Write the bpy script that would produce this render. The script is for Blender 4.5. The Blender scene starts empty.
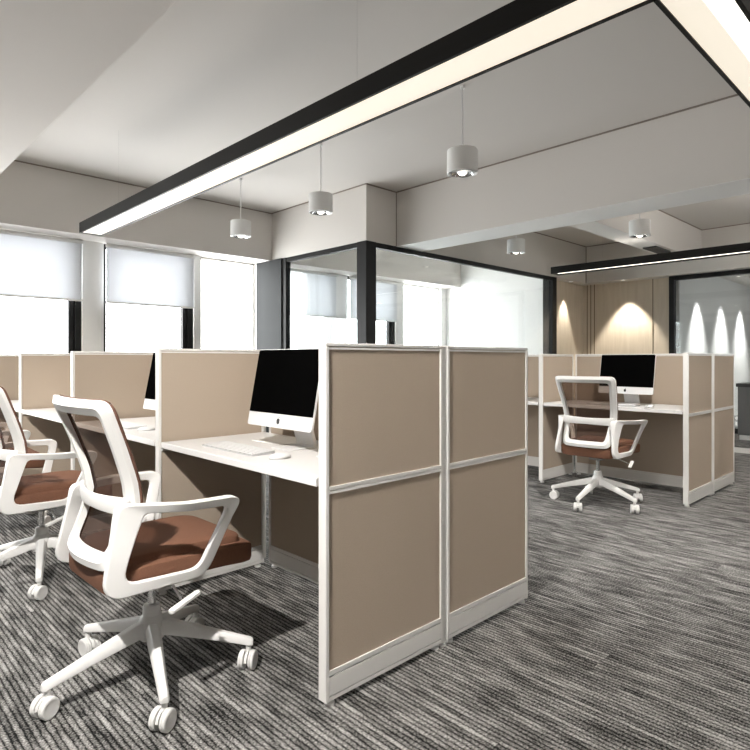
import bpy, bmesh, math, random
from mathutils import Vector, Matrix

C = bpy.context.scene
COL = C.collection
R = math.radians
random.seed(7)

# ------------------------------------------------------------------ camera
cam_d = bpy.data.cameras.new('camera')
cam = bpy.data.objects.new('camera', cam_d)
COL.objects.link(cam)
cam.location = (0, 0, 1.147)
cam.rotation_euler = (R(90), 0, R(-44.03))
cam_d.sensor_width = 36
cam_d.lens = 584 / 750 * 36
cam_d.shift_y = -15 / 750
cam_d.clip_end = 100
C.camera = cam

# ------------------------------------------------------------------ world, exposure
w = bpy.data.worlds.new('daylight')
C.world = w
w.use_nodes = True
bg = w.node_tree.nodes['Background']
bg.inputs['Color'].default_value = (1.0, 1.0, 1.0, 1)
bg.inputs['Strength'].default_value = 14.0
vs = C.view_settings
vs.view_transform = 'Standard'
vs.look = 'None'
vs.gamma = 1
vs.use_curve_mapping = False
vs.exposure = 0.0
SPOT_W = 400      # recessed aisle downlights
LAMP_E = 0.9      # linear lamp diffusers
REAR_FILL_E = 5.0      # fill lamp added behind the camera

CEIL = 3.22
LOW = 2.55


# ------------------------------------------------------------------ materials
def mat(name, col, rough=0.5, metal=0.0, bump=None, spec=0.5, var=0.0, vscale=40):
    m = bpy.data.materials.new(name)
    m.use_nodes = True
    nt = m.node_tree
    b = nt.nodes['Principled BSDF']
    b.inputs['Base Color'].default_value = (*col, 1)
    b.inputs['Roughness'].default_value = rough
    b.inputs['Metallic'].default_value = metal
    b.inputs['Specular IOR Level'].default_value = spec
    tc = nt.nodes.new('ShaderNodeTexCoord')
    if var:
        n = nt.nodes.new('ShaderNodeTexNoise')
        n.inputs['Scale'].default_value = vscale
        n.inputs['Detail'].default_value = 3
        nt.links.new(tc.outputs['Object'], n.inputs['Vector'])
        r = nt.nodes.new('ShaderNodeValToRGB')
        r.color_ramp.elements[0].position = 0.3
        r.color_ramp.elements[1].position = 0.7
        r.color_ramp.elements[0].color = (*[c * (1 - var) for c in col], 1)
        r.color_ramp.elements[1].color = (*[min(1, c * (1 + var)) for c in col], 1)
        nt.links.new(n.outputs['Fac'], r.inputs['Fac'])
        nt.links.new(r.outputs['Color'], b.inputs['Base Color'])
    if bump:
        n2 = nt.nodes.new('ShaderNodeTexNoise')
        n2.inputs['Scale'].default_value = bump[0]
        nt.links.new(tc.outputs['Object'], n2.inputs['Vector'])
        bp = nt.nodes.new('ShaderNodeBump')
        bp.inputs['Strength'].default_value = bump[1]
        bp.inputs['Distance'].default_value = 0.002
        nt.links.new(n2.outputs['Fac'], bp.inputs['Height'])
        nt.links.new(bp.outputs['Normal'], b.inputs['Normal'])
    return m


def emit(name, col, s):
    m = bpy.data.materials.new(name)
    m.use_nodes = True
    nt = m.node_tree
    b = nt.nodes['Principled BSDF']
    b.inputs['Base Color'].default_value = (0.25, 0.25, 0.25, 1)
    b.inputs['Emission Color'].default_value = (*col, 1)
    b.inputs['Emission Strength'].default_value = s
    return m


def glass(name, tint=(0.93, 0.95, 0.95), refl=1.0):
    m = bpy.data.materials.new(name)
    m.use_nodes = True
    nt = m.node_tree
    for n in list(nt.nodes):
        if n.type == 'BSDF_PRINCIPLED':
            nt.nodes.remove(n)
    out = [n for n in nt.nodes if n.type == 'OUTPUT_MATERIAL'][0]
    t = nt.nodes.new('ShaderNodeBsdfTransparent')
    t.inputs['Color'].default_value = (*tint, 1)
    g = nt.nodes.new('ShaderNodeBsdfGlossy')
    g.inputs['Roughness'].default_value = 0.02
    f = nt.nodes.new('ShaderNodeLayerWeight')
    pw = nt.nodes.new('ShaderNodeMath')
    pw.operation = 'POWER'
    pw.inputs[1].default_value = 4.0
    nt.links.new(f.outputs['Facing'], pw.inputs[0])
    mm = nt.nodes.new('ShaderNodeMath')
    mm.operation = 'MULTIPLY_ADD'
    mm.inputs[1].default_value = 0.6 * refl
    mm.inputs[2].default_value = 0.05 * refl
    nt.links.new(pw.outputs[0], mm.inputs[0])
    mx = nt.nodes.new('ShaderNodeMixShader')
    nt.links.new(mm.outputs[0], mx.inputs['Fac'])
    nt.links.new(t.outputs[0], mx.inputs[1])
    nt.links.new(g.outputs[0], mx.inputs[2])
    nt.links.new(mx.outputs[0], out.inputs['Surface'])
    return m


def mesh_fabric(name, col, holes):
    m = bpy.data.materials.new(name)
    m.use_nodes = True
    nt = m.node_tree
    b = nt.nodes['Principled BSDF']
    out = [n for n in nt.nodes if n.type == 'OUTPUT_MATERIAL'][0]
    b.inputs['Base Color'].default_value = (*col, 1)
    b.inputs['Roughness'].default_value = 0.8
    t = nt.nodes.new('ShaderNodeBsdfTransparent')
    t.inputs['Color'].default_value = (0.68, 0.57, 0.49, 1)
    tc = nt.nodes.new('ShaderNodeTexCoord')
    wv = nt.nodes.new('ShaderNodeTexChecker')
    wv.inputs['Scale'].default_value = 320
    nt.links.new(tc.outputs['Object'], wv.inputs['Vector'])
    mr = nt.nodes.new('ShaderNodeMapRange')
    mr.inputs['To Min'].default_value = 1 - holes - 0.03
    mr.inputs['To Max'].default_value = 1 - holes + 0.03
    nt.links.new(wv.outputs['Fac'], mr.inputs['Value'])
    mx = nt.nodes.new('ShaderNodeMixShader')
    nt.links.new(mr.outputs[0], mx.inputs['Fac'])
    nt.links.new(t.outputs[0], mx.inputs[1])
    nt.links.new(b.outputs[0], mx.inputs[2])
    nt.links.new(mx.outputs[0], out.inputs['Surface'])
    return m


def blind_fabric(name):
    m = bpy.data.materials.new(name)
    m.use_nodes = True
    nt = m.node_tree
    for n in list(nt.nodes):
        if n.type == 'BSDF_PRINCIPLED':
            nt.nodes.remove(n)
    out = [n for n in nt.nodes if n.type == 'OUTPUT_MATERIAL'][0]
    d = nt.nodes.new('ShaderNodeBsdfDiffuse')
    d.inputs['Color'].default_value = (0.80, 0.82, 0.86, 1)
    t = nt.nodes.new('ShaderNodeBsdfTranslucent')
    t.inputs['Color'].default_value = (0.60, 0.605, 0.615, 1)
    mx = nt.nodes.new('ShaderNodeMixShader')
    mx.inputs['Fac'].default_value = 0.40
    nt.links.new(d.outputs[0], mx.inputs[1])
    nt.links.new(t.outputs[0], mx.inputs[2])
    p = nt.nodes.new('ShaderNodeBsdfTransparent')
    p.inputs['Color'].default_value = (0.95, 0.97, 1, 1)
    m2 = nt.nodes.new('ShaderNodeMixShader')
    m2.inputs['Fac'].default_value = 0.008
    nt.links.new(mx.outputs[0], m2.inputs[1])
    nt.links.new(p.outputs[0], m2.inputs[2])
    nt.links.new(m2.outputs[0], out.inputs['Surface'])
    return m


def carpet():
    m = bpy.data.materials.new('striped_carpet')
    m.use_nodes = True
    nt = m.node_tree
    L = nt.links.new
    b = nt.nodes['Principled BSDF']
    b.inputs['Roughness'].default_value = 0.95
    b.inputs['Specular IOR Level'].default_value = 0.1
    tc = nt.nodes.new('ShaderNodeTexCoord')
    # plank id -> random phase so the stripes break at plank ends
    sn = nt.nodes.new('ShaderNodeVectorMath'); sn.operation = 'SNAP'
    sn.inputs[1].default_value = (0.25, 1.0, 10)
    L(tc.outputs['Object'], sn.inputs[0])
    wn = nt.nodes.new('ShaderNodeTexWhiteNoise'); wn.noise_dimensions = '3D'
    L(sn.outputs[0], wn.inputs['Vector'])
    ph = nt.nodes.new('ShaderNodeMath'); ph.operation = 'MULTIPLY'; ph.inputs[1].default_value = 1.3
    L(wn.outputs['Value'], ph.inputs[0])

    def math_(op, a, b=None, c=None):
        x = nt.nodes.new('ShaderNodeMath'); x.operation = op
        for k, q in enumerate((a, b, c)):
            if q is None:
                continue
            if isinstance(q, (int, float)):
                x.inputs[k].default_value = q
            else:
                L(q, x.inputs[k])
        return x.outputs[0]
    sx = nt.nodes.new('ShaderNodeSeparateXYZ')
    L(tc.outputs['Object'], sx.inputs[0])
    # cords run along y; each cord has its own run of light and dark yarn
    wob = nt.nodes.new('ShaderNodeTexNoise'); wob.inputs['Scale'].default_value = 30
    L(tc.outputs['Object'], wob.inputs['Vector'])
    xw = math_('MULTIPLY_ADD', wob.outputs['Fac'], 0.007, sx.outputs['X'])
    xr = math_('DIVIDE', xw, 0.019)
    rib = math_('FLOOR', xr)
    prof = math_('SINE', math_('MULTIPLY', math_('FRACT', xr), math.pi))

    def yarn(kx, ky, det):
        cb = nt.nodes.new('ShaderNodeCombineXYZ')
        L(math_('MULTIPLY', rib, kx), cb.inputs[0])
        L(math_('MULTIPLY', sx.outputs['Y'], ky), cb.inputs[1])
        L(ph.outputs[0], cb.inputs[2])
        n = nt.nodes.new('ShaderNodeTexNoise')
        n.inputs['Scale'].default_value = 1
        n.inputs['Detail'].default_value = det
        L(cb.outputs[0], n.inputs['Vector'])
        return n.outputs['Fac']
    y1 = yarn(3.71, 5.5, 2)
    y2 = yarn(0.31, 1.6, 1)
    n3 = nt.nodes.new('ShaderNodeTexNoise')
    n3.inputs['Scale'].default_value = 150
    n3.inputs['Detail'].default_value = 2
    L(tc.outputs['Object'], n3.inputs['Vector'])
    v = math_('MULTIPLY_ADD', y1, 0.66, math_('MULTIPLY', y2, 0.06))
    v = math_('MULTIPLY_ADD', n3.outputs['Fac'], 0.78, v)
    v = math_('MULTIPLY_ADD', math_('POWER', prof, 0.5), 0.36, v)      # mean about 0.96
    rp = nt.nodes.new('ShaderNodeValToRGB')
    e = rp.color_ramp.elements
    v = math_('SUBTRACT', v, 0.315)
    e[0].position = 0.50; e[0].color = (0.008, 0.008, 0.008, 1)
    e[1].position = 0.98; e[1].color = (0.46, 0.45, 0.437, 1)
    for p, c in ((0.57, 0.018), (0.64, 0.080), (0.78, 0.19)):
        k = e.new(p); k.color = (c, c * 0.975, c * 0.94, 1)
    L(v, rp.inputs['Fac'])
    L(rp.outputs['Color'], b.inputs['Base Color'])
    bp = nt.nodes.new('ShaderNodeBump')
    bp.inputs['Strength'].default_value = 0.5
    bp.inputs['Distance'].default_value = 0.006
    L(v, bp.inputs['Height'])
    L(bp.outputs['Normal'], b.inputs['Normal'])
    return m


def wood():
    m = bpy.data.materials.new('maple_panel')
    m.use_nodes = True
    nt = m.node_tree
    L = nt.links.new
    b = nt.nodes['Principled BSDF']
    b.inputs['Roughness'].default_value = 0.5
    tc = nt.nodes.new('ShaderNodeTexCoord')
    mp = nt.nodes.new('ShaderNodeMapping')
    mp.inputs['Scale'].default_value = (9, 9, 0.7)
    L(tc.outputs['Object'], mp.inputs['Vector'])
    n = nt.nodes.new('ShaderNodeTexNoise')
    n.inputs['Scale'].default_value = 2.0
    n.inputs['Detail'].default_value = 5
    n.inputs['Distortion'].default_value = 0.6
    L(mp.outputs[0], n.inputs['Vector'])
    r = nt.nodes.new('ShaderNodeValToRGB')
    r.color_ramp.elements[0].position = 0.3
    r.color_ramp.elements[1].position = 0.7
    r.color_ramp.elements[0].color = (0.68, 0.60, 0.49, 1)
    r.color_ramp.elements[1].color = (0.77, 0.69, 0.58, 1)
    L(n.outputs['Fac'], r.inputs['Fac'])
    L(r.outputs['Color'], b.inputs['Base Color'])
    return m


M = {
    'carpet': carpet(),
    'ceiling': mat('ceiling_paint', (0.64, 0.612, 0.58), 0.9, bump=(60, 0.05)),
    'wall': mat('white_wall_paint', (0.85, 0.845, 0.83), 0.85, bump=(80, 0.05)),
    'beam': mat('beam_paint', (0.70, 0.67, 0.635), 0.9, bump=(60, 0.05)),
    'darkwall': mat('low_bounce_wall', (0.20, 0.19, 0.18), 0.85, bump=(80, 0.05)),  # unseen walls made dark to keep bounce light out of the desk recesses
    'lamp_fill': emit('fill_uplight', (1.0, 0.96, 0.90), 3.0),  # added glow for a lamp top, brightens the far bay ceiling
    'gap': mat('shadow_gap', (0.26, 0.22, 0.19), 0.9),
    'alu': mat('white_powder_coat', (0.80, 0.785, 0.76), 0.38, bump=(400, 0.03)),
    'fabric': mat('beige_panel_fabric', (0.45, 0.375, 0.30), 0.95, bump=(700, 0.6), spec=0.1, var=0.07, vscale=350),
    'top': mat('white_laminate', (0.80, 0.79, 0.78), 0.35, bump=(300, 0.02)),
    'plastic': mat('white_plastic', (0.83, 0.825, 0.81), 0.35, bump=(500, 0.02)),
    'caster': mat('white_nylon', (0.76, 0.755, 0.74), 0.45, bump=(500, 0.02)),
    'seat': mat('brown_upholstery', (0.165, 0.080, 0.050), 0.9, bump=(600, 0.6), spec=0.15, var=0.12, vscale=300),
    'mesh': mesh_fabric('brown_mesh', (0.065, 0.034, 0.023), 0.42),
    'rim': mat('brown_mesh_edge', (0.15, 0.07, 0.045), 0.8, bump=(500, 0.4)),
    'chrome': mat('chrome', (0.7, 0.7, 0.7), 0.15, 1.0),
    'mech': mat('grey_mechanism', (0.30, 0.295, 0.29), 0.5),
    'dark': mat('dark_grey_frame', (0.016, 0.016, 0.016), 0.5, bump=(300, 0.03), spec=0.2),
    'grey': mat('grey_column_panel', (0.035, 0.037, 0.038), 0.7, bump=(100, 0.03), spec=0.15),
    'black': mat('black_lamp_shell', (0.010, 0.009, 0.008), 0.5, spec=0.2),
    'glass': glass('partition_glass', (0.90, 0.92, 0.92), 1.0),
    'clear': glass('window_glass', (0.97, 0.98, 0.98), 0.6),
    'blind': blind_fabric('blind_fabric'),
    'wood': wood(),
    'groove': mat('panel_groove', (0.22, 0.16, 0.10), 0.8),
    'silver': mat('computer_aluminium', (0.80, 0.80, 0.80), 0.35, bump=(500, 0.02)),
    'screen': mat('black_screen', (0.002, 0.002, 0.002), 0.3, spec=0.0),
    'logo': mat('logo_black', (0.01, 0.01, 0.01), 0.4),
    'kbody': mat('keyboard_aluminium', (0.42, 0.42, 0.42), 0.4, bump=(500, 0.02)),
    'keys': mat('white_keys', (0.76, 0.76, 0.76), 0.45),
    'paper': mat('paper', (0.86, 0.85, 0.83), 0.8, bump=(200, 0.05)),
    'cab': mat('dark_cabinet', (0.10, 0.10, 0.10), 0.45, bump=(100, 0.03)),
    'cabtop': mat('cabinet_top', (0.02, 0.02, 0.02), 0.35),
    'stone': mat('pale_stone', (0.72, 0.71, 0.69), 0.35, var=0.05, vscale=6),
    'vent': mat('dark_vent', (0.03, 0.03, 0.03), 0.6),
    'warm': emit('warm_diffuser', (1.0, 0.90, 0.74), LAMP_E),
    'reflect_tint': emit('reflection_tint_diffuser', (1.0, 0.95, 0.86), LAMP_E),  # whiter tone paints in the reflection along the lamp's far end
    'tube': emit('bright_tube', (1.0, 0.96, 0.88), LAMP_E * 2.2),
    'rear': emit('rear_fill_diffuser', (1.0, 0.97, 0.93), REAR_FILL_E),  # underside glow of the added lamp behind the camera
    'warm2': emit('bright_warm_diffuser', (1.0, 0.93, 0.82), 3.0),
    'rear_fill': emit('fill_uplight_bright', (1.0, 0.97, 0.93), 55.0),  # added glow on the unseen lamps, brightens the ceiling
    'bulb': emit('bulb', (1.0, 0.95, 0.85), 3.0),
}


# ------------------------------------------------------------------ mesh helpers
class MB:
    def __init__(s):
        s.bm = bmesh.new()

    def box(s, x0, x1, y0, y1, z0, z1, mtx=None):
        vs_ = [s.bm.verts.new((x, y, z)) for z in (z0, z1) for y in (y0, y1) for x in (x0, x1)]
        if mtx:
            for v in vs_:
                v.co = mtx @ v.co
        for f in ((0, 2, 3, 1), (4, 5, 7, 6), (0, 1, 5, 4), (2, 6, 7, 3), (0, 4, 6, 2), (1, 3, 7, 5)):
            s.bm.faces.new([vs_[i] for i in f])
        return s

    def rings(s, rings, cap=True, closed=False):
        rv = [[s.bm.verts.new(p) for p in r] for r in rings]
        n = len(rv[0])
        m = len(rv)
        for i in range(m if closed else m - 1):
            a, b = rv[i], rv[(i + 1) % m]
            for k in range(n):
                s.bm.faces.new((a[k], a[(k + 1) % n], b[(k + 1) % n], b[k]))
        if cap and not closed:
            s.bm.faces.new(list(reversed(rv[0])))
            s.bm.faces.new(rv[-1])
        return s

    def cyl(s, p0, p1, r0, r1=None, n=20):
        p0, p1 = Vector(p0), Vector(p1)
        r1 = r0 if r1 is None else r1
        d = (p1 - p0).normalized()
        u = d.orthogonal().normalized()
        v = d.cross(u)
        rg = []
        for p, r in ((p0, r0), (p1, r1)):
            rg.append([p + (u * math.cos(2 * math.pi * k / n) + v * math.sin(2 * math.pi * k / n)) * r for k in range(n)])
        return s.rings(rg)

    def lathe(s, prof, axis0, axis_dir, n=24):
        p0 = Vector(axis0); d = Vector(axis_dir).normalized()
        u = d.orthogonal().normalized(); v = d.cross(u)
        rg = [[p0 + d * h + (u * math.cos(2 * math.pi * k / n) + v * math.sin(2 * math.pi * k / n)) * r for k in range(n)] for r, h in prof]
        return s.rings(rg)

    def tube(s, pts, r, n=10, closed=False):
        pts = [Vector(p) for p in pts]
        rg = []
        m = len(pts)
        up = None
        for i, p in enumerate(pts):
            a = pts[(i - 1) % m] if (closed or i) else p
            b = pts[(i + 1) % m] if (closed or i < m - 1) else p
            d = (b - a).normalized()
            if up is None:
                up = d.orthogonal().normalized()
            u = (up - d * up.dot(d)).normalized()
            up = u
            v = d.cross(u)
            rg.append([p + (u * math.cos(2 * math.pi * k / n) + v * math.sin(2 * math.pi * k / n)) * r for k in range(n)])
        return s.rings(rg, closed=closed)

    def prism(s, poly, f0, f1):
        """poly: list of 2-D points, f0/f1 map a 2-D point to 3-D for the two caps"""
        return s.rings([[f0(p) for p in poly], [f1(p) for p in poly]])

    def build(s, name, m, parent=None, bevel=0.0, seg=2, angle=40, smooth=True, loc=None, subsurf=0):
        bmesh.ops.recalc_face_normals(s.bm, faces=s.bm.faces[:])
        me = bpy.data.meshes.new(name)
        s.bm.to_mesh(me)
        s.bm.free()
        me.materials.append(m)
        o = bpy.data.objects.new(name, me)
        COL.objects.link(o)
        if smooth:
            for p in me.polygons:
                p.use_smooth = True
            me.set_sharp_from_angle(angle=R(angle))
        if bevel:
            b = o.modifiers.new('bevel', 'BEVEL')
            b.width = bevel
            b.segments = seg
            b.limit_method = 'ANGLE'
            b.angle_limit = R(35)
            b.harden_normals = True
        if subsurf:
            b = o.modifiers.new('sub', 'SUBSURF')
            b.levels = b.render_levels = subsurf
        if parent:
            o.parent = parent
        if loc:
            o.location = loc
        return o


def tag(o, label=None, cat=None, group=None, kind=None):
    if label: o['label'] = label
    if cat: o['category'] = cat
    if group: o['group'] = group
    if kind: o['kind'] = kind
    return o


def thing(name, label, cat, loc=(0, 0, 0), rz=0.0, group=None):
    o = bpy.data.objects.new(name, None)
    o.empty_display_size = 0.1
    COL.objects.link(o)
    o.location = loc
    o.rotation_euler = (0, 0, rz)
    return tag(o, label, cat, group)


def struct(name, mb, m, label=None, **k):
    o = mb.build(name, m, **k)
    o['kind'] = 'structure'
    if label: o['label'] = label
    return o


def struct_empty(name, label=None):
    o = bpy.data.objects.new(name, None)
    COL.objects.link(o)
    o['kind'] = 'structure'
    if label: o['label'] = label
    return o


def dup(root, loc, rz, label, group=None):
    r = root.copy(); COL.objects.link(r)
    r.location = loc; r.rotation_euler = (0, 0, rz)
    r['label'] = label
    if group: r['group'] = group
    for ch in list(root.children):
        c = ch.copy(); COL.objects.link(c); c.parent = r
        for g in list(ch.children):
            d = g.copy(); COL.objects.link(d); d.parent = c
    return r


def fillet(poly, rad, k=5):
    out = []
    n = len(poly)
    for i in range(n):
        p = Vector(poly[i]); a = Vector(poly[i - 1]); b = Vector(poly[(i + 1) % n])
        r = rad[i] if isinstance(rad, (list, tuple)) else rad
        da = (a - p).normalized(); db = (b - p).normalized()
        ang = da.angle(db)
        t = min(r / max(math.tan(ang / 2), 1e-4), (a - p).length * 0.48, (b - p).length * 0.48)
        pa, pb = p + da * t, p + db * t
        for j in range(k + 1):
            u = j / k
            out.append((pa * (1 - u) ** 2 + p * 2 * u * (1 - u) + pb * u * u))
    return out


def densify(poly, m, arc=7):
    """adds points along the straight sides between corner arcs of `arc` points"""
    out = []
    n = len(poly)
    for i in range(n):
        a, b = poly[i], poly[(i + 1) % n]
        out.append(a)
        if i % arc == arc - 1:
            for j in range(1, m):
                out.append(a.lerp(b, j / m))
    return out


# ------------------------------------------------------------------ the room
X0, X1, Y0, Y1 = -3.0, 15.6, -3.0, 7.3
struct('floor', MB().box(X0, X1, Y0, Y1 + 0.2, -0.1, 0), M['carpet'], 'dark grey striped carpet')
struct('trim_1', MB().box(8.25, 8.72, Y0, 4.4, 0, 0.004), M['stone'], 'pale stone strip across the carpet')
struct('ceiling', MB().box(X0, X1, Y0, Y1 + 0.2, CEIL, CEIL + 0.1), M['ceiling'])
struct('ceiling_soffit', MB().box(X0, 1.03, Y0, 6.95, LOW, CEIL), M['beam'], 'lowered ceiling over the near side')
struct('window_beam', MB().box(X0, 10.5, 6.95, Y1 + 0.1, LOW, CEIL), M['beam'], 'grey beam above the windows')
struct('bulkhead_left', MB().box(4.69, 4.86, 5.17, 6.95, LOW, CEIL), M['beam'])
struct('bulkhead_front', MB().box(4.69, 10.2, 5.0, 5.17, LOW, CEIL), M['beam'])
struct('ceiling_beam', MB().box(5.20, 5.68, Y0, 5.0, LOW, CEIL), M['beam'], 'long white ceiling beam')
struct('beam_underside_lit_tone', MB().box(5.20, 5.68, Y0, 5.0 - 0.001, LOW - 0.004, LOW), M['wall'], 'underside of the long ceiling beam, coloured lighter to look lit')  # whiter slab puts the brightness of the lit underside into its colour
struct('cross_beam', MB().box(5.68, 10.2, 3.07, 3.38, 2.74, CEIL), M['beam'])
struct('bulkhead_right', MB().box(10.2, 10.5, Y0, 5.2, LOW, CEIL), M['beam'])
# shadow gaps where the faces meet the ceiling
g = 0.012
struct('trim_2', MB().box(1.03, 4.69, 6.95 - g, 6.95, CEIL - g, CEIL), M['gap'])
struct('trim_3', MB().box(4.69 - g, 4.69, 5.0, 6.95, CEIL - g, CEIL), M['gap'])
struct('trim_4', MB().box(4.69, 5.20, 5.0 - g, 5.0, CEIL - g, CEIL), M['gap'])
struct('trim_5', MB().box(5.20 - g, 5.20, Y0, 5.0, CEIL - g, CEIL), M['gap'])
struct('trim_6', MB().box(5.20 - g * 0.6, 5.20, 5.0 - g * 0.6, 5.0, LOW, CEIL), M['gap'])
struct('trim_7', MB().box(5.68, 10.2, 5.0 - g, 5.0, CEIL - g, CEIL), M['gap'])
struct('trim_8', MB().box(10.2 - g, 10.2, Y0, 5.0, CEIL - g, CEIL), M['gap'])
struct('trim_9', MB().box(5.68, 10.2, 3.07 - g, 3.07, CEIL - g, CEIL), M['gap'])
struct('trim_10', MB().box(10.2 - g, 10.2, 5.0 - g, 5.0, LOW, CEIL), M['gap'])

# walls that close the room
struct('wall_left', MB().box(X0 - 0.1, X0, Y0, Y1 + 0.2, 0, CEIL), M['darkwall'])
struct('wall_behind', MB().box(X0, X1, Y0 - 0.1, Y0, 0, CEIL), M['darkwall'])
wr = MB()
wr.box(X1, X1 + 0.1, 3.2, Y1 + 0.2, 0, CEIL)
wr.box(X1, X1 + 0.1, Y0, -2.4, 0, CEIL)
wr.box(X1, X1 + 0.1, -0.48, 3.2, 0, CEIL)
wr.box(X1, X1 + 0.1, -2.4, -0.48, LOW, CEIL)
wr.box(X1, X1 + 0.1, -2.4, -0.48, 0, 0.4)
struct('wall_right', wr, M['wall'])
we = struct_empty('window_9')  # unseen window added to bring daylight into the room beyond the glass
fe = MB()
for y in (-2.4, -0.56):
    fe.box(X1 + 0.02, X1 + 0.08, y, y + 0.08, 0.4, LOW)
fe.box(X1 + 0.03, X1 + 0.07, -2.32, -0.56, 0.4, 0.46)
fe.box(X1 + 0.03, X1 + 0.07, -2.32, -0.56, LOW - 0.06, LOW)
fe.build('window_frame', M['dark'], we)
MB().box(X1 + 0.045, X1 + 0.05, -2.32, -0.56, 0.46, LOW - 0.06).build('pane', M['clear'], we)
pl = bpy.data.lights.new('daylight_portal', 'AREA')
pl.shape = 'RECTANGLE'; pl.size = 2.1; pl.size_y = 1.9
pl.cycles.is_portal = True
po = bpy.data.objects.new('daylight_portal', pl)
COL.objects.link(po)
po.location = (X1 + 0.09, -1.44, 1.5)
po.rotation_euler = (0, R(90), 0)
struct('wall_meeting', MB().box(9.02, 9.14, 5.17, Y1, 0, CEIL), M['wall'], 'white end wall inside the glass room')
struct('wall_beyond', MB().box(10.5, X1, 3.5, 3.62, 0, CEIL), M['wall'], 'white wall beyond the right glass partition')
# beams in the room beyond
for i, (a, b, z) in enumerate(((11.6, 11.95, 2.75), (13.2, 13.55, 2.75))):
    struct('beam_beyond', MB().box(a, b, Y0, 3.1, z, CEIL), M['beam'])
struct('soffit_beyond', MB().box(10.5, X1, 3.1, 3.5, 2.75, CEIL), M['beam'])

# window wall with its openings
WIN = [(-1.74, -0.62, True), (-0.31, 0.81, True), (1.13, 2.29, True), (2.53, 3.69, True), (3.79, 4.66, False),
       (5.00, 6.16, True), (6.42, 7.58, True), (7.78, 8.85, False)]
SILL = 0.35
mb = MB()
xs = [X0] + [v for a, b, _ in WIN for v in (a, b)] + [9.1]
for i in range(0, len(xs), 2):
    mb.box(xs[i], xs[i + 1], Y1, Y1 + 0.2, 0, LOW)
for a, b, _ in WIN:
    mb.box(a, b, Y1, Y1 + 0.2, 0, SILL)
struct('wall_window', mb, M['wall'], 'white wall between and under the windows')
for i, (a, b, blind) in enumerate(WIN):
    wn = struct_empty('window_%d' % (i + 1))
    fr = MB()
    y0, y1 = Y1 + 0.05, Y1 + 0.12
    if blind:
        fr.box(a, a + 0.045, y0, y1, SILL, LOW)
        fr.box(b - 0.135, b - 0.09, y0, y1, SILL, LOW)
        fr.box(b - 0.07, b, y0 - 0.02, y1, SILL, LOW)
        fr.box(b - 0.09, b - 0.07, y0 + 0.02, y1, SILL, LOW)
        fr.box(a + 0.045, b - 0.135, y0, y1, SILL, SILL + 0.06)
        fr.box(a + 0.045, b - 0.135, y0, y1, LOW - 0.05, LOW)
        f = fr.build('window_frame', M['dark'], wn)
        MB().box(a + 0.045, b - 0.135, y0 + 0.03, y0 + 0.036, SILL + 0.06, LOW - 0.05).build('pane', M['clear'], wn)
    else:
        fr.box(a, a + 0.03, y0, y1, SILL, LOW)
        fr.box(b - 0.03, b, y0, y1, SILL, LOW)
        fr.box(a + 0.03, b - 0.03, y0, y1, SILL, SILL + 0.05)
        fr.box(a + 0.03, b - 0.03, y0, y1, LOW - 0.03, LOW)
        f = fr.build('window_frame', M['alu'], wn)
        MB().box(a + 0.03, b - 0.03, y0 + 0.03, y0 + 0.036, SILL + 0.05, LOW - 0.03).build('pane', M['clear'], wn)
    pl = bpy.data.lights.new('daylight_portal', 'AREA')
    pl.shape = 'RECTANGLE'; pl.size = b - a; pl.size_y = LOW - SILL
    pl.cycles.is_portal = True
    po = bpy.data.objects.new('daylight_portal', pl)
    COL.objects.link(po)
    po.location = ((a + b) / 2, Y1 + 0.16, (LOW + SILL) / 2)
    po.rotation_euler = (R(-90), 0, 0)

# ------------------------------------------------------------------ glass meeting room
gl = struct_empty('wall_glass_left', 'dark framed glass partition running back to the windows')
fr = MB()
fr.box(4.69, 4.75, 5.15, 6.60, LOW - 0.06, LOW)
fr.box(4.69, 4.75, 5.15, 6.60, 0, 0.08)
fr.box(4.68, 4.76, 6.60, 6.68, 0, LOW)
fr.build('frame', M['dark'], gl)
MB().box(4.66, 4.80, 6.68, 7.3, 0, LOW).build('grey_panel', M['grey'], gl, bevel=0.004)
MB().box(4.715, 4.727, 5.15, 6.60, 0.08, LOW - 0.06).build('glass_pane', M['glass'], gl)
gf = struct_empty('wall_glass_front', 'dark framed glass partition facing the desks')
fr = MB()
fr.box(4.84, 9.0, 5.0, 5.06, LOW - 0.06, LOW)
fr.box(4.84, 9.0, 5.0, 5.06, 0, 0.08)
fr.box(8.98, 9.12, 4.99, 5.17, 0, LOW)
fr.build('frame', M['dark'], gf)
fr = MB()
fr.box(4.675, 4.84, 4.985, 5.15, 0, LOW)
fr.build('corner_post', M['dark'], gf, bevel=0.004)
MB().box(4.84, 8.98, 5.024, 5.036, 0.08, LOW - 0.06).build('glass_pane', M['glass'], gf)

# ------------------------------------------------------------------ wood clad corner
wl = MB()
wl.box(9.12, 10.5, 5.2, 5.3, 0, LOW + 0.1)
struct('wall_wood_left', wl, M['wood'])
wl = MB().box(10.5, 10.6, 3.62, 5.3, 0, LOW + 0.1)
ww = struct('wall_wood_right', wl, M['wood'], 'pale maple panelled wall')
gm = MB()
for y in (5.12, 5.05, 4.98, 3.93):
    gm.box(10.494, 10.5, y - 0.006, y + 0.006, 0, LOW)
gm.build('groove', M['groove'], ww)
gr = struct_empty('wall_glass_right', 'dark framed glass partition beside the wood wall')
fr = MB()
fr.box(10.36, 10.46, 3.54, 3.62, 0, LOW)
fr.box(10.36, 10.46, Y0, 3.54, LOW - 0.07, LOW)
fr.box(10.36, 10.46, Y0, 3.54, 0, 0.08)
fr.build('frame', M['dark'], gr)
MB().box(10.40, 10.412, Y0, 3.54, 0.08, LOW - 0.07).build('glass_pane', M['glass'], gr)


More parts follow.
